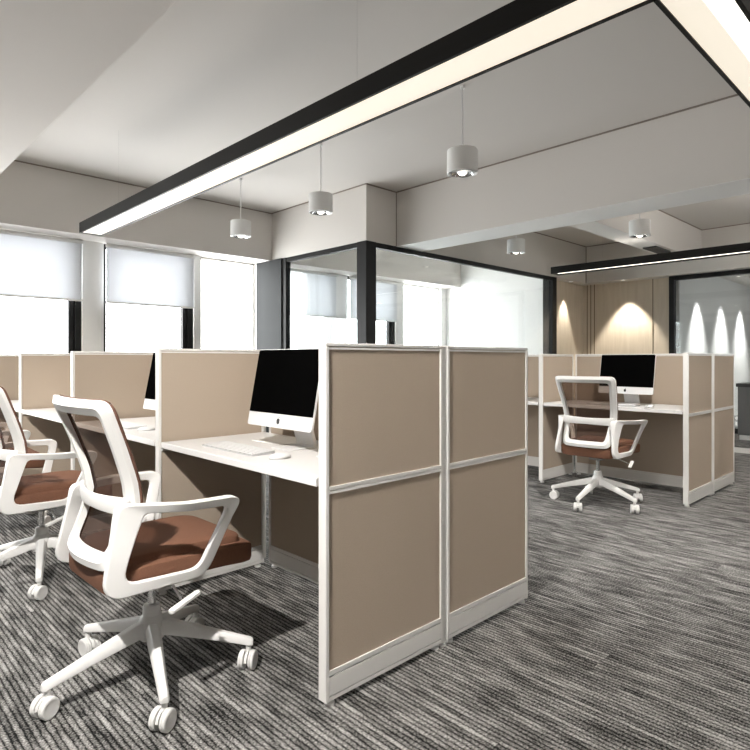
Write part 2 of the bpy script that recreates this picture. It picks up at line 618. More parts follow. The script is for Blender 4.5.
def downlight(name, label, x, y, z, group, r=0.05):
    t = thing(name, label, 'downlight', (x, y, z), 0, group)
    MB().lathe([(r, 0.0), (r, -0.006), (r * 0.78, -0.008), (r * 0.74, 0.0)], (0, 0, 0), (0, 0, 1), 20).build('ring', M['plastic'], t)
    MB().cyl((0, 0, -0.001), (0, 0, -0.003), r * 0.7).build('lens', M['bulb'], t)
    return t


def spot(t, power, ang, blend, col=(1, 0.96, 0.91), aim=None, rad=0.03, z=-0.02):
    l = bpy.data.lights.new('beam', 'SPOT')
    l.energy = power; l.spot_size = R(ang); l.spot_blend = blend; l.color = col; l.shadow_soft_size = rad
    o = bpy.data.objects.new('beam', l)
    COL.objects.link(o)
    o.parent = t
    o.location = (0, 0, z)
    if aim:
        d = Vector(aim) - (Vector(t.location) + Vector((0, 0, z)))
        o.rotation_euler = d.to_track_quat('-Z', 'Y').to_euler()
    return o


t = downlight('recessed_downlight', 'small recessed downlight over the pale wood wall', 10.225, 4.33, LOW, 'wall washers')
spot(t, 170, 74, 0.4, (1, 0.91, 0.77), aim=(10.225, 4.33, 0))
t = downlight('recessed_downlight', 'small recessed downlight beside the end post of the glass room', 9.75, 5.06, LOW, 'wall washers')
spot(t, 130, 48, 0.4, (1, 0.91, 0.77), aim=(9.75, 5.06, 0))
for x, l in ((11.38, 'nearest'), (12.77, 'middle'), (14.07, 'farthest')):
    t = downlight('recessed_downlight', l + ' of three downlights on the white wall beyond the right glass', x, 3.2, 2.75, 'wall washers beyond the glass')
    spot(t, 600, 58, 0.8, (1, 0.98, 0.95), aim=(x, 3.2, 0))

# ------------------------------------------------------------------ recessed aisle downlights
t = downlight('recessed_downlight', 'recessed downlight in the lowered ceiling behind the near chair', -0.35, 1.05, LOW, 'aisle downlights', 0.07)
spot(t, SPOT_W * 1.25, 100, 0.3, aim=(0.6, 2.1, 0), rad=0.035)
t = downlight('recessed_downlight', 'recessed downlight in the lowered ceiling behind the far chairs', -0.35, 4.2, LOW, 'aisle downlights', 0.07)
spot(t, SPOT_W * 0.75, 110, 0.6, aim=(0.7, 5.0, 0), rad=0.035)
t = downlight('recessed_downlight', 'recessed ceiling downlight in front of the far end screen', 3.35, 1.0, CEIL, 'aisle downlights', 0.07)
spot(t, SPOT_W * 1.0, 84, 0.8, aim=(4.7, 2.1, 0), rad=0.035)

# ------------------------------------------------------------------ linear lamps
LZ = 2.397   # underside
LH = 0.10
lamp = thing('linear_lamp', 'large black angular linear lamp glowing warm above the near desks', 'lamp', (0, 0, 0))
wdt = 0.215
ax0, ay1, ay0 = 1.90, 6.15, 0.575          # left run: x ax0..ax0+w
lip = 0.016


def channel(mbx, x0, x1, y0, y1):
    mbx.box(x0, x1, y0, y1, LZ + LH - 0.008, LZ + LH)


sh = MB()
XE = 4.9
# plate on top, outer walls, inner lips (an L in plan)
sh.box(ax0, ax0 + wdt, ay0, ay1, LZ + LH - 0.006, LZ + LH)
sh.box(ax0 + wdt, XE, ay0, ay0 + wdt, LZ + LH - 0.006, LZ + LH)
sh.box(ax0, ax0 + lip, ay0, ay1, LZ, LZ + LH - 0.006)
sh.box(ax0 + lip, XE, ay0, ay0 + lip, LZ, LZ + LH - 0.006)
sh.box(ax0 + wdt - lip, ax0 + wdt, ay0 + wdt, ay1, LZ, LZ + LH - 0.006)
sh.box(ax0 + wdt, XE, ay0 + wdt - lip, ay0 + wdt, LZ, LZ + LH - 0.006)
sh.box(ax0 + lip, ax0 + wdt - lip, ay1 - lip, ay1, LZ, LZ + LH - 0.006)
sh.box(XE - lip, XE, ay0 + lip, ay0 + wdt - lip, LZ, LZ + LH - 0.006)
sh.build('shell', M['black'], lamp)
MB().box(ax0 + lip, ax0 + wdt - lip, ay0 + wdt, 4.35, LZ + 0.006, LZ + 0.012).build('diffuser', M['warm'], lamp)
MB().box(ax0 + lip, ax0 + wdt - lip, 4.352, ay1 - lip, LZ + 0.006, LZ + 0.012).build('diffuser', M['reflect_tint'], lamp)
MB().box(ax0 + lip, XE - lip, ay0 + lip + 0.08, ay0 + wdt - lip, LZ + 0.006, LZ + 0.012).build('diffuser', M['warm'], lamp)
MB().box(ax0 + lip, XE - lip, ay0 + lip, ay0 + lip + 0.078, LZ + 0.005, LZ + 0.012).build('light_strip', M['tube'], lamp)
for (x, y) in ((2.0, 5.4), (2.0, 2.2), (4.2, 0.68)):
    MB().cyl((x, y, LZ + LH), (x, y, CEIL), 0.0004, n=6).build('suspension_wire', M['mech'], lamp)

l2 = thing('linear_lamp', 'black linear lamp hanging before the wood wall beyond the beam', 'lamp', (0, 0, 0))
sh = MB()
bx0, by1, by0 = 7.74, 4.33, 0.35
sh.box(bx0, bx0 + wdt, by0, by1, LZ + LH - 0.006, LZ + LH)
sh.box(bx0, bx0 + lip, by0, by1, LZ, LZ + LH - 0.006)
sh.box(bx0 + wdt - lip, bx0 + wdt, by0, by1, LZ, LZ + LH - 0.006)
sh.box(bx0 + lip, bx0 + wdt - lip, by1 - lip, by1, LZ, LZ + LH - 0.006)
sh.box(bx0 + lip, bx0 + wdt - lip, by0, by0 + lip, LZ, LZ + LH - 0.006)
sh.build('shell', M['black'], l2)
MB().box(bx0 + lip, bx0 + wdt - lip, by0 + lip, by1 - lip, LZ + 0.022, LZ + 0.028).build('diffuser', M['warm2'], l2)
MB().box(bx0 + 0.03, bx0 + wdt - 0.03, by0 + 0.05, by1 - 0.05, LZ + LH, LZ + LH + 0.004).build('top_fill', M['lamp_fill'], l2)  # uplight added to brighten the ceiling and cross beam
for y in (0.8, 3.6):
    MB().cyl((bx0 + 0.1, y, LZ + LH), (bx0 + 0.1, y, CEIL), 0.0004, n=6).build('suspension_wire', M['mech'], l2)

# two unseen linear lamps, added as fill and ceiling uplight
for k, (x0_, y0_, x1_, y1_, l) in enumerate(((1.9, -2.4, 6.6, -2.18, 'added black fill lamp across the unseen back of the room'),
                                             (6.3, -0.2, 9.9, 0.02, 'added black fill lamp in the far bay, out of view to the right'))):
    lr = thing('linear_lamp', l, 'lamp', (0, 0, 0))
    MB().box(x0_, x1_, y0_, y1_, LZ + 0.012, LZ + LH).build('shell', M['black'], lr)
    MB().box(x0_ + 0.01, x1_ - 0.01, y0_ + 0.01, y1_ - 0.01, LZ + 0.004, LZ + 0.012).build('diffuser', M['rear'] if not k else M['warm'], lr)
    MB().box(x0_ + 0.01, x1_ - 0.01, y0_ + 0.01, y1_ - 0.01, LZ + LH, LZ + LH + 0.006).build('top_fill', M['rear_fill'], lr)
    for f in (0.15, 0.85):
        xa, ya = x0_ + (x1_ - x0_) * f, y0_ + (y1_ - y0_) * f
        top = LOW if xa < 1.0 else CEIL
        MB().cyl((xa, ya, LZ + LH), (xa, ya, top), 0.0004, n=6).build('suspension_wire', M['mech'], lr)


# ------------------------------------------------------------------ pendants
def make_pendant(label):
    t = thing('pendant_lamp', label, 'pendant lamp', (0, 0, 0), 0, 'white cylinder pendant lamps')
    r = 0.115
    MB().lathe([(r - 0.004, 0.175), (r, 0.170), (r, 0.0), (r - 0.006, -0.002), (r - 0.012, 0.004), (r - 0.02, 0.03), (0.02, 0.06), (0.0, 0.06)], (0, 0, 0), (0, 0, 1), 32).build('lamp_body', M['plastic'], t, angle=30)
    MB().cyl((0, 0, 0.175), (0, 0, CEIL - 2.56), 0.006, n=8).build('cord', M['caster'], t)
    MB().cyl((0, 0, CEIL - 2.56 - 0.02), (0, 0, CEIL - 2.56), 0.016).build('ceiling_rose', M['plastic'], t)
    MB().lathe([(0.085, 0.012), (0.082, -0.006), (0.06, 0.012), (0.03, 0.03)], (0, 0, 0), (0, 0, 1), 28).build('reflector', M['chrome'], t)
    MB().lathe([(0.034, 0.02), (0.034, 0.0), (0.02, -0.012), (0.002, -0.016)], (0, 0, 0), (0, 0, 1), 20).build('bulb', M['bulb'], t)
    return t


pend = make_pendant('white cylinder pendant hanging nearest, in front of the long beam')
pend.location = (3.55, 2.72, 2.56)
for x, y, l in ((3.52, 4.39, 'white cylinder pendant hanging before the corner of the glass room'),
                (3.54, 5.87, 'white cylinder pendant hanging nearest the windows'),
                (6.70, 4.25, 'white cylinder pendant half hidden behind the long beam, above the glass room front'),
                (6.80, 2.69, 'white cylinder pendant beyond the beam, beside the bright cross beam')):
    dup(pend, (x, y, 2.56), 0, l)

v = thing('air_vent', 'small dark air vent under the far cross beam', 'vent', (8.75, 3.22, 2.74))
MB().box(-0.28, 0.28, -0.09, 0.09, -0.02, 0).build('vent_frame', M['vent'], v)
sl = MB()
for k in range(6):
    sl.box(-0.26, 0.26, -0.075 + k * 0.028, -0.065 + k * 0.028, -0.024, -0.02)
sl.build('grille', M['vent'], v)

# ------------------------------------------------------------------ blinds
BL = {0: 'second white roller blind left of the photo', 1: 'white roller blind left of the photo',
      2: 'white roller blind half down on the leftmost window in the photo', 3: 'white roller blind half down on the window before the bright pier',
      5: 'white roller blind seen through the glass room side, left of the corner post', 6: 'white roller blind seen through the glass right of the corner post'}
bproto = None
for i, l in BL.items():
    a, b, _ = WIN[i]
    if i < 2:
        continue
    if bproto is None:
        bproto = thing('roller_blind', l, 'blind', (a, 7.25, LOW), 0, 'roller blinds')
        W_ = b - a - 0.01
        MB().box(0.015, W_ - 0.02, -0.002, 0.002, -0.70, -0.05).build('blind_cloth', M['blind'], bproto, smooth=False)
        MB().cyl((0.01, 0, -0.03), (W_ - 0.01, 0, -0.03), 0.026).build('roller_tube', M['plastic'], bproto)
        MB().box(0.01, W_ + 0.0, -0.008, 0.008, -0.722, -0.70).build('bottom_bar', M['caster'], bproto, bevel=0.003)
    else:
        dup(bproto, (a, 7.25, LOW), 0, l)


# ------------------------------------------------------------------ partition panels
PT = 0.040
PH = 1.204


def make_panel(L, name, label, group):
    t = thing(name, label, 'partition panel', (0, 0, 0), 0, group)
    h = PT / 2
    f = MB()
    s_ = 0.015
    f.box(0, s_, -h, h, 0.018, PH - 0.012)
    f.box(L - s_, L, -h, h, 0.018, PH - 0.012)
    f.box(0, L, -h, h, PH - 0.012, PH)
    f.build('frame', M['alu'], t, bevel=0.003)
    fi = MB()
    for sgn in (-1, 1):     # slim inner edge beads seen as fine double lines
        for z in (PH - 0.022,):
            fi.box(s_, L - s_, sgn * (h - 0.006) - 0.004, sgn * (h - 0.006) + 0.004, z, z + 0.007)
    fi.build('edge_bead', M['alu'], t)
    MB().box(s_, L - s_, -h + 0.006, h - 0.006, 0.728, PH - 0.0125).build('upper_fabric', M['fabric'], t)
    MB().box(s_, L - s_, -h + 0.006, h - 0.006, 0.120, 0.704).build('lower_fabric', M['fabric'], t)
    r = MB()
    r.box(s_, L - s_, -h + 0.006, h - 0.006, 0.704, 0.728)
    for sgn in (-1, 1):
        r.box(s_, L - s_, sgn * (h - 0.003) - 0.003, sgn * (h - 0.003) + 0.003, 0.704, 0.713)
        r.box(s_, L - s_, sgn * (h - 0.003) - 0.003, sgn * (h - 0.003) + 0.003, 0.718, 0.728)
    r.build('middle_rail', M['alu'], t)
    k = MB()
    k.box(s_, L - s_, -h + 0.006, h - 0.006, 0.022, 0.120)
    for sgn in (-1, 1):
        k.box(s_, L - s_, sgn * (h - 0.003) - 0.003, sgn * (h - 0.003) + 0.003, 0.022, 0.034)
        k.box(s_, L - s_, sgn * (h - 0.003) - 0.003, sgn * (h - 0.003) + 0.003, 0.039, 0.100)
        k.box(s_, L - s_, sgn * (h - 0.003) - 0.003, sgn * (h - 0.003) + 0.003, 0.106, 0.120)
    k.build('plinth', M['alu'], t)
    for x in (0.03, L - 0.03):
        MB().lathe([(0.007, 0.022), (0.007, 0.012), (0.018, 0.010), (0.018, 0.0)], (x, 0, 0), (0, 0, 1), 14).build('levelling_foot', M['plastic'], t)
    return t


XF = 1.214
SPX = XF + 0.608 + 0.007        # middle line of the spine
YS = [1.507, 2.785, 4.08, 5.39, 6.69]
DX, DY = 3.691, 0.085           # right row is the same system
RX = XF + DX
RY = [1.590, 2.848, 4.12]

side = make_panel(0.602, 'partition_panel', 'nearest brown panel, front half of the near end screen', 'partition panels of the near desk row')
side.location = (XF, YS[0], 0)
dup(side, (XF + 0.63, YS[0], 0), 0, 'brown panel at the far half of the near end screen')
LBL = ['beige side panel between the nearest desk and the second desk', 'beige side panel between the second and third desks',
       'beige side panel between the third and fourth desks', 'beige side panel at the window end of the near desk row']
for y, l in zip(YS[1:], LBL):
    dup(side, (XF, y, 0), 0, l)
gR = 'partition panels of the far desk row'
dup(side, (RX, RY[0], 0), 0, 'front half of the end screen of the right far desk', gR)
dup(side, (RX + 0.63, RY[0], 0), 0, 'rear half of the end screen of the right far desk', gR)
dup(side, (RX, RY[1], 0), 0, 'beige side panel left of the far chair', gR)
dup(side, (RX, RY[2], 0), 0, 'beige side panel glimpsed beyond the far desk, past the near end screen', gR)

# posts joining the end panels and the spine
pp = thing('joining_post', 'slim white post between the two halves of the near end screen', 'post', (SPX + 0.001, YS[0], 0), 0, 'posts of the desk screens')
MB().box(-0.0115, 0.0115, -0.016, 0.016, 0.012, PH - 0.002).build('post_body', M['alu'], pp, bevel=0.002)
MB().lathe([(0.02, 0.012), (0.02, 0.0)], (0, 0, 0), (0, 0, 1), 14).build('levelling_foot', M['plastic'], pp)
dup(pp, (RX + SPX - XF + 0.001, RY[0], 0), 0, 'slim white post between the two halves of the far end screen')
SL = 1.202
spine = make_panel(SL, 'partition_panel', 'long beige rear panel behind the nearest computer', 'rear panels of the near desk row')
spine.location = (SPX + 0.024, YS[0] + (YS[1] - YS[0] - SL) / 2, 0); spine.rotation_euler = (0, 0, R(90))
for k, l in ((1, 'long beige rear panel behind the second computer'), (2, 'long beige rear panel of the third desk'), (3, 'long beige rear panel of the desk nearest the windows')):
    dup(spine, (SPX + 0.024, YS[k] + (YS[k + 1] - YS[k] - SL) / 2, 0), R(90), l)
for k, l in ((0, 'long beige rear panel behind the far computer'), (1, 'long beige rear panel of the far desk left of the far chair')):
    dup(spine, (RX + SPX - XF + 0.024, RY[k] + (RY[k + 1] - RY[k] - SL) / 2, 0), R(90), l, 'rear panels of the far desk row')


# ------------------------------------------------------------------ worktops
def make_top(label):
    t = thing('worktop', label, 'worktop', (0, 0, 0), 0, 'white worktops')
    MB().box(0.0, 0.585, 0.0, 1.204, 0.721, 0.750).build('board', M['top'], t, bevel=0.003)
    MB().box(0.50, 0.575, 0.02, 1.184, 0.700, 0.721).build('support_cleat', M['alu'], t)
    return t


wt = make_top('white worktop of the nearest desk with the computer and keyboard')
wt.location = (XF + 0.004, YS[0] + (YS[1] - YS[0] - 1.204) / 2, 0)
for k, l in ((1, 'white worktop of the second desk, half hidden by the near chair'), (2, 'white worktop of the third desk'), (3, 'white worktop of the desk nearest the windows')):
    dup(wt, (XF + 0.004, YS[k] + (YS[k + 1] - YS[k] - 1.204) / 2, 0), 0, l)
for k, l in ((0, 'white worktop under the far computer'), (1, 'white worktop glimpsed left of the far chair')):
    dup(wt, (RX + 0.004, RY[k] + (RY[k + 1] - RY[k] - 1.204) / 2, 0), 0, l)

# ------------------------------------------------------------------ computers, keyboards, mice
ZT = 0.750


def make_computer(label):
    """origin on the desk under the screen, screen faces local -x"""
    t = thing('desktop_computer', label, 'computer', (0, 0, 0), 0, 'desktop computers')
    Wd, Hd = 0.485, 0.355
    z0 = 0.098
    tilt = Matrix.Translation((0, 0, z0)) @ Matrix.Rotation(R(11), 4, 'Y')
    # housing: rounded slab with a slightly bulged back
    out = fillet([(-Wd / 2, 0), (Wd / 2, 0), (Wd / 2, Hd), (-Wd / 2, Hd)], 0.014, 5)
    hb = MB()
    rg = []
    for dx, k in ((0.0, 1.0), (0.008, 1.0), (0.016, 0.97), (0.030, 0.80), (0.042, 0.45)):
        rg.append([tilt @ Vector((dx, p.x * k, Hd / 2 + (p.y - Hd / 2) * k)) for p in out])
    hb.rings(rg)
    hb.build('housing', M['silver'], t, angle=30)
    s_ = MB()
    chin = 0.062
    inn = fillet([(-Wd / 2 + 0.003, chin), (Wd / 2 - 0.003, chin), (Wd / 2 - 0.003, Hd - 0.003), (-Wd / 2 + 0.003, Hd - 0.003)], [0.001, 0.001, 0.012, 0.012], 4)
    s_.rings([[tilt @ Vector((0.001, p.x, p.y)) for p in inn], [tilt @ Vector((-0.002, p.x, p.y)) for p in inn]])
    s_.build('screen', M['screen'], t, angle=30)
    # fruit shaped mark on the chin
    lg = MB()
    pts = []
    R0 = 0.0125
    n = 44
    for k in range(n):
        a = 2 * math.pi * k / n
        r = R0 * (1 - 0.10 * math.cos(2 * a) * 0.6)
        x, z = r * math.cos(a), r * math.sin(a) * 1.04
        if z > 0: z -= 0.0022 * math.exp(-(x / 0.003) ** 2)
        if z < 0: z += 0.0018 * math.exp(-(x / 0.003) ** 2); x *= 0.90 - 0.1 * (z / R0) ** 2
        d = math.hypot(x - 0.0150, z - 0.0018)
        if d < 0.0062:
            x -= (0.0062 - d)
        pts.append((x, z))
    # camera-side view: +y is left on the screen face, so mirror x
    lg.rings([[tilt @ Vector((-0.0005, -p[0], chin / 2 - 0.002 + p[1])) for p in pts], [tilt @ Vector((-0.0016, -p[0], chin / 2 - 0.002 + p[1])) for p in pts]])
    leaf = []
    for k in range(14):
        u = k / 13
        leaf.append((0.0005 + 0.006 * u, 0.0140 + 0.007 * u + 0.0018 * math.sin(math.pi * u)))
    for k in range(1, 13):
        u = 1 - k / 13
        leaf.append((0.0005 + 0.006 * u, 0.0140 + 0.007 * u - 0.0022 * math.sin(math.pi * u)))
    lg.rings([[tilt @ Vector((-0.0005, -p[0], chin / 2 - 0.002 + p[1])) for p in leaf], [tilt @ Vector((-0.0016, -p[0], chin / 2 - 0.002 + p[1])) for p in leaf]])
    lg.build('logo', M['logo'], t, smooth=False)
    # bent plate stand
    st = MB()
    prof = [(-0.035, 0.0), (-0.035, 0.005), (0.118, 0.007), (0.126, 0.016), (0.078, 0.215), (0.072, 0.214), (0.118, 0.018), (0.112, 0.002), (0.10, 0.0)]
    prof = [(-0.03, 0.0), (-0.03, 0.005), (0.140, 0.008), (0.148, 0.016), (0.100, 0.215), (0.086, 0.213), (0.128, 0.024), (0.155, 0.004), (0.15, 0.0)]
    # side outline (x,z) as a thin L: foot then neck
    outl = [(0.015, 0.0), (0.165, 0.0), (0.173, 0.012), (0.112, 0.22), (0.090, 0.22), (0.154, 0.014), (0.146, 0.007), (0.015, 0.005)]
    st.rings([[Vector((p[0], -0.066, p[1])) for p in outl], [Vector((p[0], 0.066, p[1])) for p in outl]])
    st.build('stand', M['silver'], t, bevel=0.002)
    return t


pc = make_computer('white all-in-one computer with black screen on the nearest desk')
pc.location = (1.475, 2.145, ZT)
dup(pc, (1.475, 3.345, ZT), 0, 'white all-in-one computer on the second desk, mostly behind the side panel')
dup(pc, (1.475 + 3.73, 2.145 + 0.045, ZT), 0, 'white all-in-one computer with black screen on the far right desk')


def make_keyboard(label):
    t = thing('keyboard', label, 'keyboard', (0, 0, 0), 0, 'keyboards')
    o2 = fillet([(-0.06, -0.215), (0.06, -0.215), (0.06, 0.215), (-0.06, 0.215)], 0.012, 5)
    b = MB()
    b.rings([[Vector((p.x, p.y, 0)) for p in o2], [Vector((p.x, p.y, 0.006 + 0.05 * (p.x + 0.06))) for p in o2]])
    b.build('keyboard_body', M['kbody'], t)
    b = MB()
    for r_ in range(6):
        for c_ in range(14):
            x = -0.050 + r_ * 0.0185
            y = -0.205 + c_ * 0.0293
            z = 0.006 + 0.05 * (x + 0.06)
            b.box(x, x + 0.0155, y, y + 0.026, z - 0.001, z + 0.0035)
    b.build('key_panel', M['keys'], t, smooth=False)
    return t


kb = make_keyboard('slim white keyboard on the nearest desk')
kb.location = (1.36, 2.29, ZT)
dup(kb, (1.36, 3.60, ZT), 0, 'slim white keyboard on the second desk')
dup(kb, (1.36 + 3.72, 2.24, ZT), 0, 'slim white keyboard on the far right desk')


def make_mouse(label):
    t = thing('computer_mouse', label, 'mouse', (0, 0, 0), 0, 'computer mice')
    b = MB()
    rg = []
    for z, k in ((0.003, 0.96), (0.005, 1.0), (0.010, 0.97), (0.016, 0.82), (0.019, 0.58), (0.021, 0.22)):
        rg.append([Vector((0.054 * k * math.cos(a) * (1 - 0.08 * math.cos(2 * a)), 0.030 * k * math.sin(a) * (1 - 0.10 * math.cos(2 * a)), z)) for a in [2 * math.pi * j / 28 for j in range(28)]])
    b.rings(rg)
    b.build('mouse_shell', M['keys'], t, angle=60)
    b = MB()
    b.rings([[Vector((0.0535 * math.cos(a) * (1 - 0.08 * math.cos(2 * a)), 0.0297 * math.sin(a) * (1 - 0.10 * math.cos(2 * a)), z)) for a in [2 * math.pi * j / 28 for j in range(28)]] for z in (0, 0.003)])
    b.build('mouse_base', M['kbody'], t)
    return t


ms = make_mouse('white computer mouse beside the keyboard on the nearest desk')
ms.location = (1.365, 1.965, ZT)
dup(ms, (1.365, 3.27, ZT), 0, 'white computer mouse on the second desk')
dup(ms, (1.365 + 3.72, 1.93, ZT), 0, 'white computer mouse on the far right desk')

pa = thing('paper_sheet', 'white paper lying beside the computer stand on the nearest desk', 'paper', (1.675, 2.38, ZT), R(5), 'papers on the desks')
MB().box(-0.10, 0.10, -0.12, 0.12, 0, 0.004).build('sheet_stack', M['paper'], pa)
dup(pa, (1.62, 1.80, ZT), R(94), 'white paper near the end screen on the nearest desk')


# ------------------------------------------------------------------ office chairs
def make_chair(label):
    t = thing('office_chair', label, 'chair', (0, 0, 0), 0, 'white task chairs')
    # --- star base
    hub = MB().lathe([(0.030, 0.135), (0.042, 0.140), (0.046, 0.19), (0.040, 0.215), (0.032, 0.225), (0.030, 0.255), (0.027, 0.26), (0.0, 0.26)], (0, 0, 0), (0, 0, 1), 28)
    base = hub.build('star_base', M['plastic'], t, angle=30)
    wheel_turn = [0.3, 1.75, 0.40, 0.50, 0.65]
    for k in range(5):
        a = R(36 + 72 * k)
        ca, sa = math.cos(a), math.sin(a)

        def P(r, lat, z):
            return Vector((ca * r - sa * lat, sa * r + ca * lat, z))
        lg = MB()
        rg = []
        for r, hw, zt, zb in ((0.02, 0.027, 0.205, 0.150), (0.06, 0.025, 0.202, 0.152), (0.20, 0.020, 0.160, 0.122), (0.315, 0.016, 0.124, 0.094), (0.352, 0.015, 0.113, 0.084), (0.362, 0.011, 0.107, 0.084)):
            rg.append([P(r, -hw, zb), P(r, -hw * 1.0, zb + (zt - zb) * 0.55), P(r, -hw * 0.55, zt), P(r, hw * 0.55, zt), P(r, hw * 1.0, zb + (zt - zb) * 0.55), P(r, hw, zb)])
        lg.rings(rg)
        lg.build('leg', M['plastic'], base, bevel=0.004, angle=50)
        # caster: forked stem with hood, two wheels
        c = P(0.345, 0, 0)
        th = wheel_turn[k]
        ct, st_ = math.cos(th), math.sin(th)

        def Q(fx, fy, z):   # fx along rolling direction, fy along the axle
            return Vector((c.x + ct * fx - st_ * fy, c.y + st_ * fx + ct * fy, z))
        cs = MB()
        wr_, wx = 0.034, -0.008
        cs.cyl(Q(0, 0, 0.060), Q(0, 0, 0.086), 0.010, n=14)
        cs.cyl(Q(wx, -0.026, wr_), Q(wx, 0.026, wr_), 0.008, n=12)
        hood = []
        for j in range(11):
            an = R(-20 + 200 * j / 10)
            hood.append((wx + 0.031 * math.cos(an), wr_ + 0.031 * math.sin(an)))
        for j in range(10, -1, -1):
            an = R(-20 + 200 * j / 10)
            hood.append((wx + 0.018 * math.cos(an), wr_ + 0.018 * math.sin(an)))
        cs.rings([[Q(p[0], -0.005, p[1]) for p in hood], [Q(p[0], 0.005, p[1]) for p in hood]])
        caster = cs.build('caster', M['caster'], t)
        for sg in (-1, 1):
            wv = MB()
            ax = (Q(0, 1, 0) - Q(0, 0, 0)) * sg
            wv.lathe([(0.022, 0.0), (0.032, 0.001), (0.034, 0.003), (0.034, 0.009), (0.0325, 0.010), (0.0325, 0.0115), (0.034, 0.0125), (0.034, 0.018), (0.031, 0.021), (0.026, 0.022), (0.024, 0.0212), (0.010, 0.022), (0.0, 0.022)], Q(wx, sg * 0.008, wr_), ax, 24)
            wv.build('wheel', M['caster'], caster, angle=30)
    MB().cyl((0, 0, 0.26), (0, 0, 0.36), 0.014, n=20).build('gas_column', M['chrome'], t)
    mc = MB()
    mc.box(-0.11, 0.12, -0.075, 0.075, 0.378, 0.406)
    mc.box(-0.06, 0.06, -0.05, 0.05, 0.352, 0.379)
    mc.build('tilt_mechanism', M['mech'], t, bevel=0.008)
    lv = MB().tube([(0.01, -0.07, 0.385), (0.0, -0.16, 0.375), (-0.01, -0.245, 0.350)], 0.005)
    lv.build('lever_rod', M['chrome'], t)
    pd = MB()
    o2 = fillet([(-0.062, -0.012), (0.062, -0.012), (0.062, 0.012), (-0.062, 0.012)], 0.011, 5)
    pdm = Matrix.Translation((-0.005, -0.262, 0.345)) @ Matrix.Rotation(R(12), 4, 'Z') @ Matrix.Rotation(R(-14), 4, 'Y')
    pd.rings([[pdm @ Vector((p.x, p.y, -0.006)) for p in o2], [pdm @ Vector((p.x, p.y, 0.006)) for p in o2]])
    pd.build('lever_paddle', M['plastic'], t, bevel=0.003)

    # --- seat: broad lower cushion with an inset pad on top
    def outline(ins, xs0=-0.228, xs1=0.295, hw=0.236):
        pts = fillet([(xs0 + ins, -hw * 0.92 + ins), (xs1 - ins, -hw + ins), (xs1 - ins, hw - ins), (xs0 + ins, hw * 0.92 - ins)], [0.07, 0.06, 0.06, 0.07], 6)
        return densify(pts, 8)

    def lift(p, z):
        f = max(0.0, p.x - 0.10)
        b_ = max(0.0, -0.10 - p.x)
        return Vector((p.x, p.y, z - 0.35 * f * f - 1.0 * b_ * b_ + 0.04 * p.y * p.y))
    sb = MB()
    rg = []
    for ins, z in ((0.05, 0.408), (0.012, 0.410), (0.003, 0.416), (0.0, 0.428), (0.0, 0.470), (0.003, 0.477), (0.010, 0.480), (0.030, 0.4805), (0.033, 0.482), (0.034, 0.500), (0.038, 0.507), (0.048, 0.511), (0.085, 0.513), (0.14, 0.512), (0.20, 0.509)):
        rg.append([lift(p, z) for p in outline(ins)])
    sb.rings(rg)
    sb.build('seat', M['seat'], t, angle=32)
    mbp = MB()
    mbp.rings([[lift(p, 0.404) for p in outline(0.05)], [lift(p, 0.413) for p in outline(0.040)]])
    mbp.build('seat_shell', M['caster'], t)

    # --- back: frame swept along a bent side profile
    def sprof(z):
        ks = [(0.44, -0.228), (0.52, -0.196), (0.60, -0.160), (0.68, -0.138), (0.76, -0.152), (0.86, -0.187), (1.04, -0.258)]
        for (za, sa_), (zb, sb_) in zip(ks, ks[1:]):
            if z <= zb:
                u = (z - za) / (zb - za)
                return sa_ + (sb_ - sa_) * u
        return ks[-1][1]

    def bp(y, z, off=0.0):
        hw = 0.19 + 0.053 * (z - 0.46) / 0.56
        dish = 0.035 * (1 - min(1, (y / hw) ** 2))
        return Vector((sprof(z) - dish + off, y, z))

    oc = [(-0.243, 1.022), (0.243, 1.022), (0.188, 0.476), (-0.188, 0.476)]
    ic = [(-0.198, 0.972), (0.198, 0.972), (0.148, 0.522), (-0.148, 0.522)]

    def densify_pair(a, b, m):
        ra, rb = [], []
        n = len(a)
        for i in range(n):
            a0, a1 = a[i], a[(i + 1) % n]; b0, b1 = b[i], b[(i + 1) % n]
            ra.append(a0); rb.append(b0)
            if (a1 - a0).length > 0.06:
                for j in range(1, m):
                    ra.append(a0.lerp(a1, j / m)); rb.append(b0.lerp(b1, j / m))
        return ra, rb
    fo, fi = densify_pair(fillet(oc, [0.035, 0.035, 0.05, 0.05], 5), fillet(ic, [0.022, 0.022, 0.03, 0.03], 5), 12)
    ring_sets = []
    for po_, pi_ in zip(fo, fi):
        ring_sets.append([bp(po_.x, po_.y, 0.010), bp(po_.x, po_.y, -0.006), bp(pi_.x * 1.06, pi_.y, -0.022) if False else bp((po_.x + pi_.x) / 2, (po_.y + pi_.y) / 2, -0.020), bp(pi_.x, pi_.y, -0.014), bp(pi_.x, pi_.y, 0.010)])
    bf = MB()
    bf.rings(ring_sets, closed=True)
    frame = bf.build('back_frame', M['plastic'], t, angle=28)
    # mesh stretched over the front of the frame
    mm = MB()
    nz, ny = 26, 14
    gv = []
    for i in range(nz + 1):
        z = 0.482 + (1.017 - 0.482) * i / nz
        hw = 0.188 + (0.243 - 0.188) * (z - 0.455) / 0.567 - 0.008
        gv.append([mm.bm.verts.new(bp(-hw + 2 * hw * j / ny, z, 0.016)) for j in range(ny + 1)])
    for i in range(nz):
        for j in range(ny):
            mm.bm.faces.new((gv[i][j], gv[i][j + 1], gv[i + 1][j + 1], gv[i + 1][j]))
    mm.build('back_mesh', M['mesh'], t)
    rim = densify(fillet([(-0.237, 1.017), (0.237, 1.017), (0.183, 0.481), (-0.183, 0.481)], [0.035, 0.035, 0.05, 0.05], 5), 12, 6)
